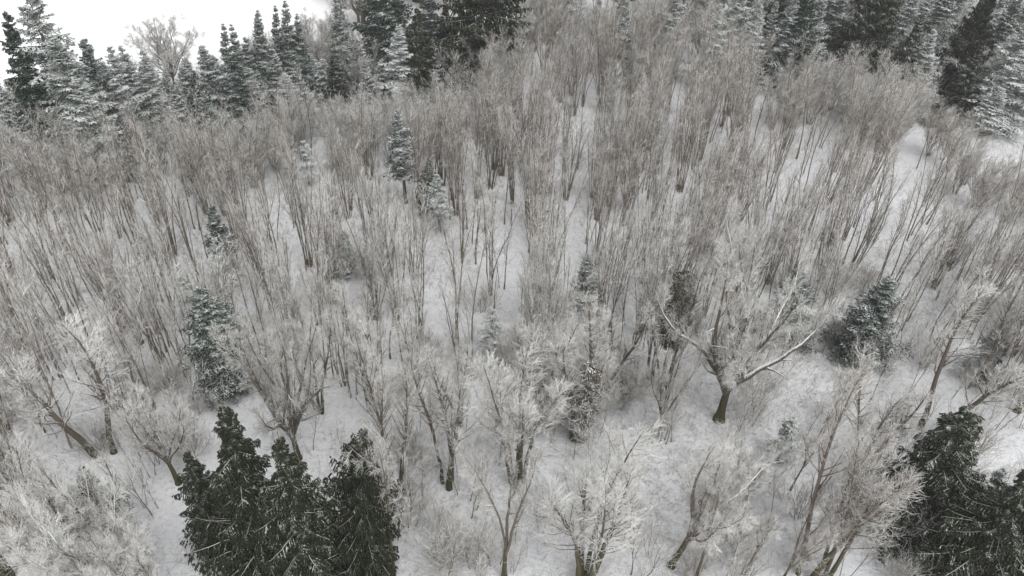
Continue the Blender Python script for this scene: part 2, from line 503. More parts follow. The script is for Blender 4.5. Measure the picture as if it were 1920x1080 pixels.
CL = [bare_clump(40 + i, n, H, s) for i, (n, H, s) in enumerate(
    [(9, 16, 0.19), (7, 17, 0.13), (12, 15, 0.21), (6, 16, 0.11), (9, 17.5, 0.15), (5, 15.5, 0.09)])]
TH = [bare_clump(50 + i, n, H, s, 0.85, 1.5, 0.15, 1.7) for i, (n, H, s) in enumerate([(6, 12, 0.32), (8, 11, 0.4), (5, 13, 0.28), (7, 12, 0.36)])]
SL = [bare_clump(60 + i, n, H, s, f) for i, (n, H, s, f) in enumerate(
    [(1, 17, 0.0, 1.5), (2, 16, 0.12, 1.3), (3, 17, 0.13, 1.15), (1, 15, 0.0, 1.4), (2, 17.5, 0.08, 1.3), (1, 16, 0.0, 1.6)])]
POLE = [bare_clump(70 + i, 1, H, 0.0, f, 1.1) for i, (H, f) in enumerate([(15, 1.1), (13, 0.95), (16, 1.2), (14, 1.0), (12, 0.9)])]
SAP = [bare_clump(80 + i, n, H, s, 0.5, d, 0.25) for i, (n, H, s, d) in enumerate([(1, 7, 0.0, .7), (2, 6, 0.25, .9), (3, 5, 0.35, .7), (1, 9, 0.0, .9), (2, 8, .15, 1.2)])]
BUSH = [bare_clump(90 + i, 7, 3.0, 0.9, 0.45, 0.8, 0.1, 1.0) for i in range(3)]

def zscale_for(bx, by, ty):
    x, y, z = at(bx, by)
    lo, hi = 1.0, 45.0
    for _ in range(30):
        m = (lo + hi) / 2
        if proj(x, y, z + m)[1] < ty: hi = m
        else: lo = m
    return x, y, z, lo

# ------------------------------------------------------------------ conifers: design, top px, top py, height m, width px, snow, label phrase
LANES = [((1772, 178), (1835, 172), 12), ((1885, 245), (1925, 235), 14), ((1795, 215), (1760, 205), 14),
         ((1700, 345), (1655, 450), 17), ((1655, 450), (1600, 560), 18), ((1600, 560), (1555, 650), 18), ((1690, 640), (1700, 720), 26),
         ((1400, 145), (1450, 195), 14), ((1100, 215), (1104, 260), 7), ((872, 540), (885, 600), 12), ((1300, 120), (1290, 60), 7), ((1560, 225), (1545, 270), 8)]
PROTECT = [(751, 300, 365, 22), (800, 345, 400, 18), (822, 400, 440, 16), (398, 500, 520, 22), (645, 475, 490, 20),
           (1112, 540, 560, 30), (920, 640, 680, 26), (330, 540, 560, 24), (385, 760, 745, 72), (1512, 640, 690, 52), (1660, 700, 720, 55), (550, 280, 330, 40)]
CONIFERS = [
 ('fir_wide', 812, -28, 17, 75, .25, "shadowy fir left of the big round dark cedar"),
 ('cedar_b', 838, 8, 14, 60, .22, "dark spire touching the big round dark cedar"),
 ('fir_tall', 1955, 70, 15, 110, .75, "white-loaded fir cut by the side above the clearing"),
 ('fir_wide', 1938, 40, 16, 90, .60, "frosted fir cut by the side near the upper corner"),
 ('fir_tall', 48, -28, 25, 125, .55, "tallest ragged frosted fir at the field corner"),
 ('fir_wide', -8, 25, 22, 95, .10, "near-black fir beside the tallest ragged fir"),
 ('young', 18, 195, 11, 60, .60, "small blue-grey fir at the foot of the tallest ragged fir"),
 ('fir_wide', 108, 62, 20, 120, .45, "broad dusted fir next to the tallest ragged fir"),
 ('fir_wide', 148, 72, 18, 95, .30, "darker fir tucked behind the broad dusted fir"),
 ('fir_tall', 203, 80, 17, 85, .60, "pale grey fir facing the open field"),
 ('spire', 238, 84, 16, 62, .55, "slim fir with a forked tip facing the field"),
 ('spire', 262, 92, 15, 60, .50, "narrow fir between the forked-tip fir and the round bare tree"),
 ('fir_wide', 140, 150, 15, 110, .50, "wide low fir in front of the broad dusted fir"),
 ('young', 88, 190, 9, 55, .60, "squat frosted fir below the broad dusted fir"),
 ('young', 285, 150, 9, 60, .50, "low grey fir left of the round bare tree"),
 ('young', 343, 108, 10, 55, .60, "pale fir under the round bare tree"),
 ('fir_wide', 384, 82, 15, 70, .45, "pointed fir right beside the round bare tree"),
 ('young', 366, 130, 11, 52, .40, "dark-hearted fir below the pointed fir"),
 ('spire', 410, 45, 18, 42, .35, "leftmost of the row of tall spires against the field"),
 ('spire', 433, 42, 18, 40, .35, "second spire from the left in the row against the field"),
 ('spire', 466, 16, 19, 48, .40, "third spire from the left in the row against the field"),
 ('spire', 486, 20, 18, 42, .35, "fourth spire from the left in the row against the field"),
 ('spire', 502, 10, 18, 44, .35, "fifth spire from the left in the row against the field"),
 ('spire', 531, -2, 19, 52, .35, "tallest spire of the row against the field"),
 ('spire', 557, 22, 17, 44, .30, "last spire of the row before the brown bare wood"),
 ('fir_wide', 452, 68, 15, 70, .50, "broad pale fir filling the row of spires"),
 ('young', 398, 150, 9, 46, .65, "whitened little fir left of its twin below the spires"),
 ('young', 445, 150, 9, 50, .65, "whitened little fir right of its twin below the spires"),
 ('young', 420, 168, 7, 38, .65, "smallest whitened fir between the two little twins"),
 ('fir_wide', 512, 92, 13, 75, .45, "bushy grey-green fir below the tallest spire"),
 ('young', 547, 104, 11, 55, .50, "grey-green fir between the bushy fir and the star-topped fir"),
 ('young', 583, 102, 10, 60, .50, "star-topped fir at the end of the belt below the spires"),
 ('young', 500, 135, 8, 50, .50, "low fir at the foot of the bushy grey-green fir"),
 ('spire', 627, -8, 17, 44, .40, "snow-dusted spire beside the bare fan-shaped tree"),
 ('spire', 643, -4, 16, 38, .40, "thinner spire beside the snow-dusted spire"),
 ('fir_wide', 700, -60, 20, 95, .15, "dark fir cropped by the top edge near the bare fan tree"),
 ('fir_wide', 742, -55, 19, 80, .12, "second dark cropped fir above the pale column fir"),
 ('young', 668, 78, 9, 34, .65, "little white-shouldered fir above the leaning snowy snag"),
 ('young', 686, 112, 9, 42, .65, "small fir whose lower boughs hang white"),
 ('fir_tall', 738, 45, 14, 62, .75, "pale column fir left of the dark drooping cedar"),
 ('young', 715, 110, 8, 50, .6, "pale low fir at the foot of the pale column fir"),
 ('cedar_b', 783, 15, 16, 82, .25, "dark drooping cedar between two snowy young firs"),
 ('young', 779, 104, 8, 46, .75, "thickly snowed young fir under the dark drooping cedar"),
 ('young', 823, 88, 9, 44, .75, "neat tiered snowy fir right of the dark drooping cedar"),
 ('cedar_b', 850, 62, 14, 58, .20, "dark slim cedar beside the big round dark cedar"),
 ('young', 872, 62, 8, 26, .70, "thin white fir in front of the big round dark cedar"),
 ('cedar_round', 908, -105, 24, 160, .26, "big round dark cedar at the top of the wood"),
 ('young', 1125, -8, 8, 36, .75, "snowy little fir at the top behind the bare wood"),
 ('fir_wide', 1062, -45, 12, 60, .20, "dark fir tip behind the bare wood near the round cedar"),
 ('young', 1222, 2, 9, 34, .55, "grey fir tip beside the snowy little top-edge fir"),
 ('young', 1170, -22, 9, 32, .60, "frosted fir tip between the two top-edge firs"),
 ('lone', 751, 203, 14.5, 56, .50, "lone tall spruce on a bare thin trunk"),
 ('young', 800, 292, 9, 48, .45, "green-hearted spruce in the bare wood below the lone tall spruce"),
 ('lone', 822, 325, 9, 38, .60, "whitish spruce touching the green-hearted spruce"),
 ('lone', 396, 385, 11, 48, .30, "dark narrow spruce alone in the bare wood"),
 ('sparse', 404, 440, 9, 42, .75, "white sparse spruce at the foot of the dark narrow spruce"),
 ('young', 645, 432, 6.5, 44, .42, "small tufted spruce by itself in the middle wood"),
 ('sparse', 685, 452, 6, 22, .55, "tiny spruce next to the small tufted spruce"),
 ('young', 1112, 478, 8.5, 55, .65, "snow-clotted young fir below the middle of the wood"),
 ('sparse', 920, 578, 7, 50, .80, "thin see-through white fir in front of the fanned stems"),
 ('sparse', 330, 498, 8, 48, .90, "ghost-pale fir above the two-headed snowy fir"),
 ('sparse', 530, 238, 7, 42, .85, "faint pale fir in the brown twigs"),
 ('sparse', 568, 262, 7, 38, .80, "second faint pale fir in the brown twigs"),
 ('fir_wide', 370, 543, 13, 125, .30, "two-headed snowy fir, its front head"),
 ('fir_tall', 404, 562, 11.5, 118, .26, "darker fir grown into the two-headed snowy fir"),
 ('fir_wide', 1512, 508, 10, 98, .16, "small dark cone-shaped fir near the snow lane"),
 ('fir_wide', 1672, 512, 11.5, 122, .24, "tall dark snow-streaked fir standing in the snow lane"),
 ('cedar_b', 420, 762, 21, 165, .28, "olive cedar with a thin top, first of three dark cedars"),
 ('cedar_b', 528, 842, 21, 178, .32, "middle dark cedar with white-lined boughs"),
 ('cedar_round', 655, 832, 16, 142, .22, "round black-green cedar, last of three dark cedars"),
 ('cedar_b', 350, 850, 13, 105, .28, "lower olive cedar leaning on the first dark cedar"),
 ('cedar', 1822, 772, 15, 195, .26, "dark pointed cedar by the lower corner"),
 ('cedar', 1948, 905, 15, 215, .22, "huge black cedar cut by the lower corner"),
 ('young', 1885, 872, 10, 90, .66, "blue-white fir between the two corner cedars"),
 ('sparse', 1490, 785, 6, 62, .55, "faint green sapling fir in the clearing"),
 ('sparse', 1712, 735, 7, 48, .50, "brownish small fir above the dark pointed cedar"),
 ('fir_wide', 1898, 590, 9, 75, .60, "dark-centred fir at the picture's side in the snowy twigs"),
 ('cedar_b', 140, 875, 10, 90, .60, "dark fir veiled by snowy branches near the lower corner"),
 ('cedar_b', 1462, -30, 18, 80, .35, "olive fir at the top beside the arching-bough fir"),
 ('fir_wide', 1496, -5, 17, 70, .50, "blue-green frosted fir left of the arching-bough fir"),
 ('fir_wide', 1525, -50, 21, 75, .12, "blackish fir behind the arching-bough fir"),
 ('young', 1547, 22, 12, 72, .70, "arching-bough fir with clean white lines"),
 ('cedar_round', 1655, -60, 22, 95, .36, "dark green cedar between the pale bare trees"),
 ('cedar_b', 1722, 25, 17, 70, .42, "olive-grey cedar between the pale tree and white tree"),
 ('fir_wide', 1755, 55, 13, 60, .85, "heavily whitened fir beside the olive-grey cedar"),
 ('fir_wide', 1800, -55, 20, 80, .40, "grey fir cut by the top edge"),
 ('cedar_round', 1862, -25, 20, 70, .32, "dark upright cedar near the upper corner"),
 ('cedar_b', 1845, 95, 12, 80, .25, "dusky cedar behind the clearing"),
 ('fir_wide', 1912, -20, 18, 60, .35, "grey-green fir in the upper corner"),
 ('fir_wide', 1918, 120, 11, 95, .80, "broad fir loaded white beside the clearing"),
 ('young', 1880, 165, 8, 60, .75, "small loaded fir at the edge of the clearing"),
 ('fir_wide', 1580, -40, 18, 70, .45, "frosted fir behind the pale round bare tree"),
 ('young', 1745, 115, 9, 55, .45, "drooping dusted fir beside the brown thicket"),
 ('young', 1680, 95, 9, 50, .55, "short dusted fir under the pale bare trees"),
 ('fir_wide', 1410, -60, 16, 70, .40, "fir tip left of the olive fir"),
 ('fir_wide', 1340, -75, 15, 60, .50, "fir tip far behind the bare wood"),
]
def belt_firs():
    """small frosted firs packed between the named ones along the field"""
    r = random.Random(14)
    items = []
    for i in range(58):
        px = -40 + i * 11.5 + r.uniform(-8, 8)
        py = np.interp(px, [0, 120, 280, 400, 520, 640], [165, 135, 150, 125, 112, 95]) + r.uniform(-28, 45)
        h = r.uniform(6, 11)
        x, y, z = at(px, py, h)
        parts, r0, z0 = DES[r.choice(['young', 'fir_wide', 'young', 'spire', 'fir_tall', 'cedar_b'])]
        k = r.uniform(1.5, 2.7) / r0
        e = plant('fir_tree', parts, x, y, z, r.uniform(0, 6.28), (k, k, h / z0), (r.uniform(.3, .75), 1, 1), (r.uniform(-.06, .06), r.uniform(-.06, .06)))
        items.append((e, px, py + 25))
    return items
def place_conifers():
    for i, (d, px, py, h, wpx, snow, lab) in enumerate(CONIFERS):
        x, y, z = by_top(px, py, h)
        dep = proj(x, y, z + h * 0.4)[2]
        rad = wpx / 2 / (FPX / dep)
        parts, r0, z0 = DES[d]
        e = plant('cedar_tree' if d.startswith('cedar') else 'fir_tree', parts, x, y, z,
                  RG.uniform(0, 6.28), (rad / r0 * RG.uniform(.85, 1.15), rad / r0 * RG.uniform(.85, 1.15), h / z0), (snow, 1.0, 1.0), (RG.uniform(-.05, .05), RG.uniform(-.05, .05)))
        tag(e, lab, 'conifer', 'dark cedars in the wood' if d.startswith('cedar') else 'snow-dusted firs in and around the wood')
        LAND.append((px, py + 40, lab)); PLACED.append((x, y, rad * 0.8))
place_conifers()
BELT = belt_firs()

# ------------------------------------------------------------------ large bare trees: design, foot px, foot py, top py, crown width px, rotation, snow, tone, lean, label
BIG = [
 ('up_b', 746, 930, 630, 150, 0.2, .55, .6, (0, -.10), "snowy tree with a bent trunk right of the round cedar"),
 ('up_a', 838, 908, 590, 140, 1.0, .55, .5, (0, 0), "upright dark double-trunked tree right of the bent-trunk tree"),
 ('maple_v', 945, 1082, 765, 150, 1.3, .60, .6, (0, 0), "tree forking in a wide V at the bottom edge"),
 ('up_d', 968, 908, 650, 150, 1.8, .70, .5, (0, 0), "short dark-footed snowy tree behind the V tree"),
 ('low_ivy', 1086, 822, 590, 150, 3.3, .50, .6, (0, .04), "ivy-wrapped dark trunk with white limbs to one side"),
 ('maple_s', 1232, 824, 600, 105, 2.2, .60, .5, (0, 0), "small dark-footed tree left of the great mossy tree"),
 ('maple_a', 1348, 786, 425, 262, 0.7, .66, .45, (0, .0), "great mossy tree with thick spreading limbs"),
 ('up_ivy', 1238, 735, 455, 130, 4.0, .42, .3, (0, 0), "olive ivy-topped tree behind the small dark-footed tree"),
 ('maple_a', 560, 862, 560, 190, 2.4, .62, .5, (0, 0), "wide creamy-crowned tree behind the dark cedars"),
 ('up_c', 192, 855, 600, 220, 0.4, .60, .7, (0, -.22), "leaning twin-trunked tree with a spreading pale crown"),
 ('maple_d', 335, 905, 725, 165, 5.0, .62, .6, (0, -.15), "tangled snowy tree beside the first dark cedar"),
 ('maple_t', 110, 1065, 830, 170, 1.0, .55, .8, (0, -.30), "strongly slanting trunk near the lower corner"),
 ('maple_t', 38, 862, 690, 100, 2.0, .50, .8, (0, -.12), "thin tree at the very side, above the slanting trunk"),
 ('up_d', 1097, 1085, 805, 185, 5.2, .68, .5, (0, -.05), "white-twigged tree right of the V tree"),
 ('maple_t', 738, 1075, 800, 130, 0.0, .62, .6, (0, .05), "thin twiggy tree at the cedar's side"),
 ('maple_d', 1258, 1060, 815, 215, 3.4, .66, .6, (0, .32), "tree tilting over the open snow"),
 ('up_c', 1512, 1085, 700, 190, 2.6, .42, .95, (0, .02), "tall brown-twigged tree with a rust-grey crown"),
 ('up_d', 1545, 1085, 790, 130, 1.6, .45, .9, (0, 0), "second brown-twigged tree beside the tall one"),
 ('up_c', 1742, 812, 545, 185, 2.7, .60, .7, (0, .22), "twin dark trunks right of the snow-streaked fir"),
 ('maple_t', 1545, 795, 680, 60, 0.9, .55, .7, (0, .20), "slender leaning tree right of the great mossy tree"),
 ('maple_t', 1482, 918, 790, 70, 0.9, .55, .8, (0, .15), "thin leaning tree in the open snow"),
 ('maple_s', 1396, 940, 815, 110, 1.9, .60, .8, (0, .12), "small crooked tree in the open snow"),
 ('maple_a', 1905, 770, 500, 190, 4.4, .62, .8, (0, .15), "wide snowy crown at the picture's side"),
 ('up_b', 1835, 720, 500, 120, 1.4, .60, .8, (0, .15), "pale tree between twin trunks and the side crown"),
 ('up_d', 148, 1095, 870, 150, 0.3, .52, .6, (0, -.12), "many-stemmed white tree in front of the veiled dark fir"),
 ('up_b', 262, 1085, 840, 120, 1.3, .52, .6, (0, -.1), "white tree beside the star-shaped white tree"),
 ('maple_w', 215, 1140, 900, 215, 2.4, .78, .6, (0, -.1), "star-shaped white tree left of the dark cedars"),
 ('maple_w', 290, 1150, 955, 150, 4.4, .70, .7, (0, -.1), "low white tree touching the first dark cedar"),
 ('maple_d', 80, 985, 760, 150, 3.0, .50, .8, (0, -.2), "hazy pale tree over the slanting trunk"),
 ('up_d', 20, 1080, 890, 110, 3.9, .48, .8, (0, -.2), "twiggy tree in the lower corner"),
 ('up_b', 600, 775, 560, 110, 4.1, .50, .6, (0, 0), "upright tree right of the creamy crown"),
 ('up_a', 700, 765, 560, 120, 0.2, .62, .4, (0, 0), "creamy tree above the round black-green cedar"),
 ('up_d', 1012, 765, 560, 130, 4.4, .62, .4, (0, 0), "creamy tree behind the dark-footed snowy tree"),
 ('up_b', 1130, 745, 540, 130, 3.8, .58, .4, (0, 0), "creamy tree behind the ivy-wrapped trunk"),
 ('maple_w', 1170, 765, 680, 100, 2.8, .28, .4, (0, 0), "dark low shrubby tree behind the white limbs"),
 ('maple_t', 1392, 1085, 930, 90, 1.4, .55, .9, (0, .08), "thin tree at the bottom edge in the open snow"),
 ('maple_s', 1465, 1090, 910, 110, 3.0, .48, .95, (0, .12), "pinkish-brown thin tree at the bottom edge"),
 ('maple_t', 1300, 1095, 880, 120, 5.0, .55, .9, (0, .05), "pale thin tree below the tilting tree"),
 ('dome', 330, 168, 27, 92, 1.0, .62, .6, (0, -.02), "round bare tree standing against the open field"),
 ('maple_c', 594, 135, 18, 62, 1.0, .40, .7, (0, 0), "bare fan-shaped tree at the end of the field"),
 ('maple_a', 1610, 118, 8, 72, 2.0, .60, .5, (0, 0), "pale round bare tree in the upper fir group"),
 ('maple_a', 1690, 150, 20, 120, 3.0, .60, .5, (0, 0), "pale bare tree with sweeping limbs"),
 ('maple_w', 1828, 185, 62, 130, 4.0, .62, .5, (0, 0), "white tree with arched limbs near the clearing"),
 ('maple_d', 1725, 80, -40, 90, 5.0, .55, .5, (0, 0), "grey bare tree high in the fir group"),
 ('maple_a', 1790, 130, 10, 80, 5.5, .68, .5, (0, 0), "whitish bare tree before the grey cropped fir"),
 ('maple_c', 1895, 110, 0, 80, 1.5, .60, .6, (0, 0), "pale bare tree by the dark upright cedar"),
 ('maple_d', 1575, 100, 0, 70, 0.5, .55, .5, (0, 0), "dusty bare tree behind the arching-bough fir"),
 ('up_b', 1600, 890, 700, 150, 0.5, .45, .95, (0, .1), "dense brownish tree behind the tall brown-twigged tree"),
 ('up_b', 860, 800, 640, 100, 1.5, .62, .4, (0, 0), "small creamy tree behind the double-trunked tree"),
 ('up_b', 262, 800, 660, 90, 1.5, .60, .6, (0, -.1), "pale tree left of the two-headed snowy fir"),
 ('maple_s', 60, 760, 640, 120, 4.5, .60, .8, (0, -.2), "pale low tree near the side of the wood"),
]
def place_big():
    for i, (d, bx, by, ty, wpx, rz, snow, tone, lean, lab) in enumerate(BIG):
        x, y, z, h = zscale_for(bx, by, ty)
        parts, r0, z0 = DES[d]
        dep = proj(x, y, z + h * 0.6)[2]
        rad = wpx / 2 / (FPX / dep)
        # the lean is a real tilt of this tree: turned about the foot, across the view
        e = plant('bare_tree', parts, x, y, z, rz, (rad / r0, rad / r0, h / z0), (snow, tone, 1.0))
        e.rotation_euler = (Matrix.Rotation(lean[1] * 0.6, 4, 'Y') @ Matrix.Rotation(rz, 4, 'Z')).to_euler()
        tag(e, lab, 'tree', 'large bare snow-covered trees')
        LAND.append((bx, (by + ty) / 2, lab)); PLACED.append((x, y, 1.6))
place_big()

# ------------------------------------------------------------------ the crowd of slim bare trees
OPEN = [(1100, 245, 16, 45), (985, 180, 16, 40), (1425, 170, 38, 35), (880, 570, 26, 50), (240, 560, 34, 60), (90, 590, 30, 30),
        (1075, 420, 22, 40), (975, 345, 25, 30), (1690, 380, 22, 50), (1660, 460, 24, 50), (1590, 580, 30, 60), (1540, 690, 40, 80),
        (1690, 690, 40, 60), (1040, 300, 18, 50), (625, 300, 16, 40), (1880, 210, 90, 50), (1290, 620, 30, 60), (790, 560, 20, 40),
        (645, 640, 30, 40), (1330, 350, 14, 50), (1560, 250, 18, 40), (1480, 380, 16, 60), (320, 330, 16, 30), (1780, 420, 20, 60), (940, 480, 16, 40),
        (200, 420, 20, 40), (1160, 330, 14, 40), (500, 470, 16, 40), (700, 430, 14, 40), (570, 560, 16, 50), (1860, 330, 20, 50)]
EDGE = ([-200, 140, 180, 300, 330, 380, 470, 500, 600, 640, 700, 750, 850, 880, 960, 1000, 1100, 1330, 1400, 1450, 1600, 1700, 1740, 1780, 1840, 1920, 2100],
        [232, 232, 185, 185, 200, 222, 205, 180, 150, 175, 172, 165, 160, 100, 62, -60, 5, 10, 70, 100, 108, 130, 178, 222, 255, 285, 310])
def crowd_ok(px, py, r):
    if px < -140 or px > 2060 or py < -95:
        return 0
    x, y, z = at(px, py)
    e = np.interp(px, EDGE[0], EDGE[1]) + r.uniform(-14, 14)
    room = 14.0                      # how tall a bare tree may be here before it would hide the firs behind
    while room > 3 and proj(x, y, z + room)[1] < e:
        room -= 0.75
    if room < 3.4:
        return 0
    if px > 1640 and 380 < py < 760 and r.random() < 0.15:
        return 0
    lim = 735
    if px < 330: lim = 840
    if px > 1250: lim = 640
    if px > 1560: lim = 740
    lim += 25 * math.sin(px * 0.021)
    if py > lim:
        return 0
    for cx, cy, rx, ry in OPEN:
        if ((px - cx) / rx) ** 2 + ((py - cy) / ry) ** 2 < 1:
            return 0
    for hh in (1, 3.5, 6, 8.5, 11, 13.5):     # bare lanes of snow that nothing stands in front of
        qx, qy, _ = proj(x, y, z + hh)
        for (ax, ay), (bx, by), hw in LANES:
            t = min(1, max(0, ((qx - ax) * (bx - ax) + (qy - ay) * (by - ay)) / ((bx - ax) ** 2 + (by - ay) ** 2)))
            if math.hypot(qx - ax - t * (bx - ax), qy - ay - t * (by - ay)) < hw + 2 and r.random() < .42:
                return 0
    for cx, bot, foot, hw in PROTECT:       # the firs inside the wood stand in gaps of their own
        k = px + (960 - px) * -0.06 - cx
        if abs(px - cx - (cx - 900) * -0.10) < hw and foot - 10 < py < foot + 155 and r.random() < (1.0 if cx in (385, 1512, 1660) else .9):
            return 0
    return room
def crowd():
    r = random.Random(5)
    pts = []
    sp = 4.2
    yy = 40.0
    k = 0
    while yy < 215:
        xx = -150 + (k % 2) * sp / 2
        while xx < 150:
            x = xx + r.uniform(-.45, .45) * sp; y = yy + r.uniform(-.45, .45) * sp
            z = float(hgt(x, y))
            px, py, d = proj(x, y, z)
            room = crowd_ok(px, py, r)
            if room and all((x - a) ** 2 + (y - b) ** 2 > c * c for a, b, c in PLACED):
                pts.append((x, y, z, px, py, d, room))
            xx += sp
        yy += sp * 0.87; k += 1
    return pts, r
pts, rr = crowd()
def smooth(a, b, v):
    t = min(1, max(0, (v - a) / (b - a))); return t * t * (3 - 2 * t)
clumps, slims, twiggy = [], [], []
for p in pts:
    px, py = p[3], p[4]
    centre = smooth(560, 760, px) * (1 - smooth(1300, 1550, px))
    tw = max(smooth(700, 560, px) * smooth(400, 330, py), smooth(1450, 1560, px) * smooth(330, 260, py), 0.5 * smooth(170, 100, py))
    if p[6] < 12.6 or rr.random() < tw * .6:
        twiggy.append(p)
    else:
        (clumps if rr.random() < 0.30 + 0.30 * centre else slims).append(p)
CLN = "bare tree of many stems"; SLN = "slim bare tree"
def crowd_plant(p, kind, D, group):
    x, y, z, px, py, d = p[:6]
    snow = 0.47 + 0.20 * smooth(430, 720, py) + 0.08 * rr.uniform(-1, 1)
    snow -= 0.16 * smooth(700, 200, px) * smooth(450, 300, py)
    tone = min(1, max(0, 0.55 - 0.65 * smooth(800, 300, px) * smooth(520, 300, py) + 0.4 * rr.uniform(-1, 1) + 0.35 * (abs(px - 960) / 960)))
    s = rr.uniform(0.82, 1.12)
    if kind == 'thicket_tree':
        s = min(1.05, p[6] / 12.0) * rr.uniform(.85, 1.05)
    e = plant(kind, rr.choice(D), x, y, z, rr.uniform(0, 6.28), (s, s, s * rr.uniform(0.92, 1.1)), (snow, tone, rr.uniform(.2, 1)),
              (rr.uniform(-.05, .05), rr.uniform(-.05, .05)))
    return e
def relation_labels(items, noun, group, cat, word='tree'):
    """each crowd tree is told by the nearest landmark tree: its side and its rank there"""
    if not items: return
    L = np.array([(a, b) for a, b, _ in LAND], float)
    cand = []
    for i, (e, px, py) in enumerate(items):
        dx = px - L[:, 0]; dy = py - L[:, 1]
        dist = np.hypot(dx, dy * 1.3)
        for j in np.argsort(dist)[:24]:
            side = (('right of' if dx[j] > 0 else 'left of') if abs(dx[j]) > abs(dy[j]) * 1.2 else ('in front of' if dy[j] > 0 else 'behind'))
            cand.append((dist[j], i, int(j), side))
    cand.sort()
    rank, done = {}, {}
    names = ['nearest', 'second', 'third', 'fourth', 'fifth', 'sixth', 'seventh', 'eighth']
    for dd, i, j, side in cand:
        if i in done: continue
        k = rank.get((j, side), 0)
        if k >= len(names): continue
        rank[(j, side)] = k + 1
        ph = " ".join(LAND[j][2].split()[:9])
        done[i] = f"{names[k]} {noun} {side} the {ph}"
    for i, (e, px, py) in enumerate(items):
        lab = done.get(i, f"{noun} deep in the wood")
        tag(e, " ".join(lab.split()[:16]), cat, group)
pts_sorted = lambda a: sorted(a, key=lambda p: p[5])
items = []
for p in pts_sorted(clumps)[:300]:
    items.append((crowd_plant(p, 'multi_stem_tree', CL, ''), p[3], p[4] - 70))
relation_labels(items, CLN, 'bare many-stemmed trees of the wood', 'tree')
items = []
for p in pts_sorted(slims)[:300]:
    items.append((crowd_plant(p, 'slim_tree', SL, ''), p[3], p[4] - 70))
relation_labels(items, SLN, 'slim bare trees of the wood', 'tree')
items = []
for p in pts_sorted(twiggy)[:300]:
    items.append((crowd_plant(p, 'thicket_tree', TH, ''), p[3], p[4] - 55))
relation_labels(items, 'low twiggy brown tree', 'low twiggy trees along the edge of the wood', 'tree')

relation_labels(BELT, 'small frosted fir', 'small firs packed along the field edge', 'conifer')
def poles():
    r = random.Random(44)
    items = []
    while len(items) < 299:
        px, py = r.uniform(-60, 1980), 120 + 640 * r.random() ** 0.8
        if 700 < px < 1250 and r.random() < .45: continue
        if px > 1250 and r.random() < .3: continue
        if crowd_ok(px, py, r) < 12: continue
        x, y, z = at(px, py)
        items.append((crowd_plant((x, y, z, px, py, 0), 'pole_tree', POLE, ''), px, py - 60))
    relation_labels(items, 'thin pole-like bare tree', 'thin pole-like trees of the wood', 'tree')
poles()

# ------------------------------------------------------------------ far firs and bare trees past the top of the picture
def far_trees():
    r = random.Random(9)
    items, it2 = [], []
    for i in range(46):
        px = 655 + i * 29 + r.uniform(-10, 10)
        py = -20 + r.uniform(-70, 30)
        if px < 1000 or (px < 1330 and i % 3): continue
        h = r.uniform(15, 20)
        x, y, z = at(px, py, h)
        parts, r0, z0 = DES[r.choice(['fir_tall', 'fir_wide', 'cedar_b', 'spire', 'fir_wide'])]
        k = r.uniform(.75, 1.0)
        e = plant('fir_tree', parts, x, y, z, r.uniform(0, 6.28), (k, k, h / z0), (r.uniform(.5, .9), 1.0, 1.0))
        items.append((e, px, py + 30))
    relation_labels(items, 'far fir', 'far firs behind the wood', 'conifer')
    for i in range(84):
        px = 635 + (i % 46) * 28 + r.uniform(-12, 12)
        bx, by = px, r.uniform(-50, 60) if px < 1350 else r.uniform(-40, 110)
        x, y, z = at(bx, by)
        parts, r0, z0 = DES[r.choice(['maple_a', 'maple_b', 'maple_c', 'maple_d'])]
        k = r.uniform(.8, 1.1)
        e = plant('bare_tree', parts, x, y, z, r.uniform(0, 6.28), (k * .9, k * .9, k * .85), (r.uniform(.45, .7), .7, 1.0))
        it2.append((e, px, by - 50))
    for i in range(46):
        px = r.uniform(480, 900); by = 175 - abs(px - 700) * .1 + r.uniform(-75, 12)
        if px < 620: by = max(by, 150)
        x, y, z = at(px, by)
        if any((x - a) ** 2 + (y - b) ** 2 < c * c for a, b, c in PLACED): continue
        parts = r.choice(TH)
        k = r.uniform(.6, .85)
        e = plant('bare_tree', parts, x, y, z, r.uniform(0, 6.28), (k, k, k), (r.uniform(.3, .55), r.uniform(0, .5), .5))
        it2.append((e, px, by - 50))
    relation_labels(it2, 'far bare tree', 'far bare trees behind the wood', 'tree')
far_trees()

# ------------------------------------------------------------------ saplings, shrubs, brush, fallen logs
def small_growth():
    r = random.Random(21)
    items, it2 = [], []
    n = 0
    while n < 210:
        px, py = r.uniform(-30, 1950), r.uniform(600, 1110)
        if 310 < px < 735 and py > 880: continue
        if 1190 < px < 1500 and r.random() < .35: continue
        x, y, z = at(px, py)
        s_ = r.uniform(.6, 1.25)
        e = plant('sapling', r.choice(SAP), x, y, z, r.uniform(0, 6.28), s_, (r.uniform(.45, .8), r.uniform(.2, 1), 0.3),
                  (r.uniform(-.15, .15), r.uniform(-.15, .15)))
        items.append((e, px, py - 40)); n += 1
    relation_labels(items, 'thin bare sapling', 'saplings in the open snow', 'sapling')
    n = 0
    while n < 80:
        px, py = r.uniform(-30, 1950), r.uniform(480, 1110)
        if 310 < px < 735 and py > 880: continue
        if 1190 < px < 1500 and 800 < py < 1000 and r.random() < .6: continue
        x, y, z = at(px, py)
        s_ = r.uniform(.5, 1.25)
        e = plant('shrub', r.choice(BUSH), x, y, z, r.uniform(0, 6.28), s_, (r.uniform(.45, .75), r.uniform(.2, 1), 0.3))
        it2.append((e, px, py - 15)); n += 1
    relation_labels(it2, 'low snowy shrub', 'snow-covered shrubs on the forest floor', 'shrub')
small_growth()
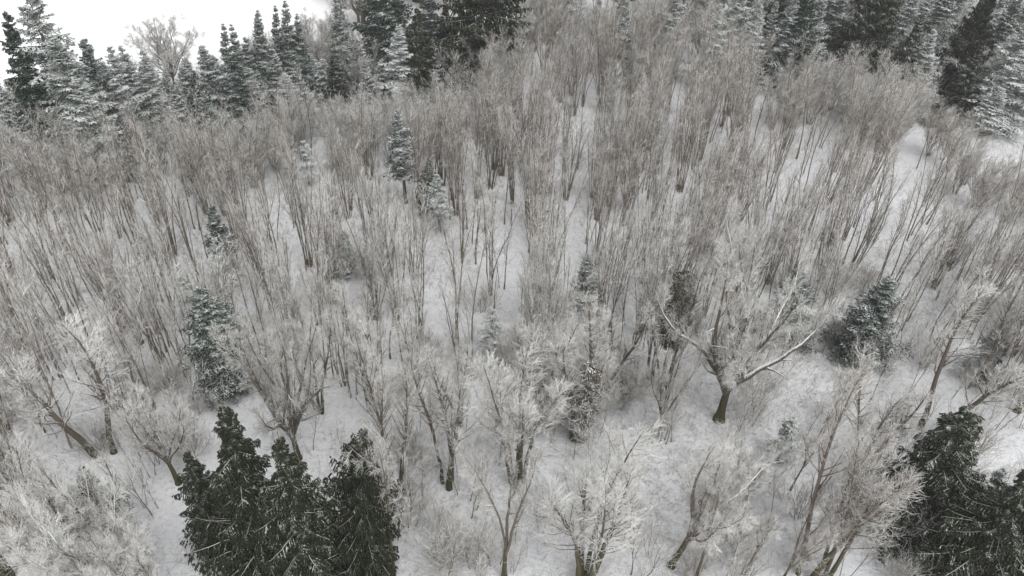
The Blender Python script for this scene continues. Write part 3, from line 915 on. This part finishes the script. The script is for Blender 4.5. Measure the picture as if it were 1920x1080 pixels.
def brush():
    rng = np.random.default_rng(31)
    n = 72000
    y = 32 + 96 * rng.uniform(0, 1, n) ** 0.8; x = rng.uniform(-1, 1, n) * (y * .72 + 14)
    k = np.sin(x * .21 + 1) * np.cos(y * .17 + 2) + np.sin(x * .07 - y * .11) * .8 + rng.normal(0, .6, n)
    sel = k > -0.1
    x, y = x[sel], y[sel]
    z = hgt(x, y) - 0.05
    m = len(x)
    D = rng.normal(0, .7, (m, 3)); D[:, 2] = np.abs(rng.normal(.5, .5, m))
    P = grow(np.stack([x, y, z], 1), D, rng.uniform(.4, 2.1, m), 4, -0.1, .2, rng)
    Rr = np.broadcast_to(np.array([.02, .016, .012, .006]), (m, 4)) * rng.uniform(.6, 1.4, (m, 1))
    mb = MB(); mb.tubes(P, Rr, 3)
    Q, RQ = spawn(P, Rr, 3, .2, 1, .7, .2, lambda t: .2 + .4 * (1 - t), 3, 0, .2, -0.01, .006, rng)
    mb.tubes(Q, RQ, 3)
    o = obj('undergrowth', mb.mesh('undergrowth', M['twig']), None, (.22, .4, 0))
    tag(o, 'dead twigs and brambles poking through the snow all over the forest floor', 'undergrowth', None, 'stuff')
brush()
LOGS = [(822, 1012, 892, 1062, .16, "dark snow-edged log lying on the open snow near the V tree"),
               (1000, 965, 1062, 985, .10, "thin fallen branch right of the V tree"),
        (1835, 258, 1915, 232, .30, "fallen trunk on the snowy bank by the clearing")]
for a, b, c, d, rad, lab in LOGS:
    p0, p1 = np.array(at(a, b)), np.array(at(c, d))
    rng = np.random.default_rng(int(a))
    P = grow(p0[None] + [[0, 0, rad * .8]], (p1 - p0)[None], np.array([np.linalg.norm(p1 - p0)]), 8, 0.0, 0.03, rng)
    P[:, :, 2] = hgt(P[:, :, 0], P[:, :, 1]) + rad * .8 + np.linspace(0, .35, 8)
    Rr = (rad * (1 - .6 * np.linspace(0, 1, 8)))[None]
    mb = MB(); mb.tubes(P, Rr, 7)
    B, RB = spawn(P, Rr, 6, .4, 1, .8, .2, lambda t: 1.2 + 0 * t, 5, 0.05, .12, .4, .01, rng)
    mb.tubes(B, RB, 4)
    o = obj('fallen_log', mb.mesh('fallen_log', M['trunk']), None, (.45, .8, 0))
    tag(o, lab, 'log')
def mound():
    """dark brush heap by the clearing"""
    rng = np.random.default_rng(77)
    x0, y0, z0 = at(1768, 232)
    n = 1500
    a = rng.uniform(0, 6.28, n); rr_ = np.sqrt(rng.uniform(0, 1, n))
    X = x0 + 3.6 * rr_ * np.cos(a); Y = y0 + 2.4 * rr_ * np.sin(a)
    Z = z0 + 2.3 * (1 - rr_ ** 2.2) * rng.uniform(.55, 1, n)
    D = np.stack([np.cos(a + rng.normal(1.2, .8, n)), np.sin(a + rng.normal(1.2, .8, n)), rng.normal(0, .15, n)], 1)
    P = grow(np.stack([X, Y, Z], 1), D, rng.uniform(.8, 2.2, n), 4, -0.12, .12, rng)
    Rr = np.broadcast_to(np.array([.05, .045, .035, .015]), (n, 4))
    mb = MB(); mb.tubes(P, Rr, 4)
    o = obj('brush_heap', mb.mesh('brush_heap', M['trunk']), None, (.30, 1, 0))
    tag(o, 'dark rounded heap of brush at the edge of the snowy clearing', 'brush heap')
mound()

# ------------------------------------------------------------------ snowy air
def haze():
    mb = MB()
    lo, hi = -4.0, 64.0
    v = np.array([[x, y, z] for z in (lo, hi) for y in (-30, 420) for x in (-330, 330)], float)
    f = np.array([[0, 2, 3, 1], [4, 5, 7, 6], [0, 1, 5, 4], [2, 6, 7, 3], [0, 4, 6, 2], [1, 3, 7, 5]])
    mb.add(v, f)
    m = bpy.data.materials.new("haze"); m.use_nodes = True
    t = m.node_tree
    t.nodes.remove(t.nodes["Principled BSDF"])
    pv = t.nodes.new("ShaderNodeVolumePrincipled")
    pv.inputs['Color'].default_value = (.95, .96, .97, 1)
    pv.inputs['Density'].default_value = HAZE
    t.links.new(pv.outputs[0], t.nodes["Material Output"].inputs['Volume'])
    o = obj('haze', mb.mesh('haze', m))
    tag(o, None, None, None, 'stuff')
HAZE = 0.0003
haze()
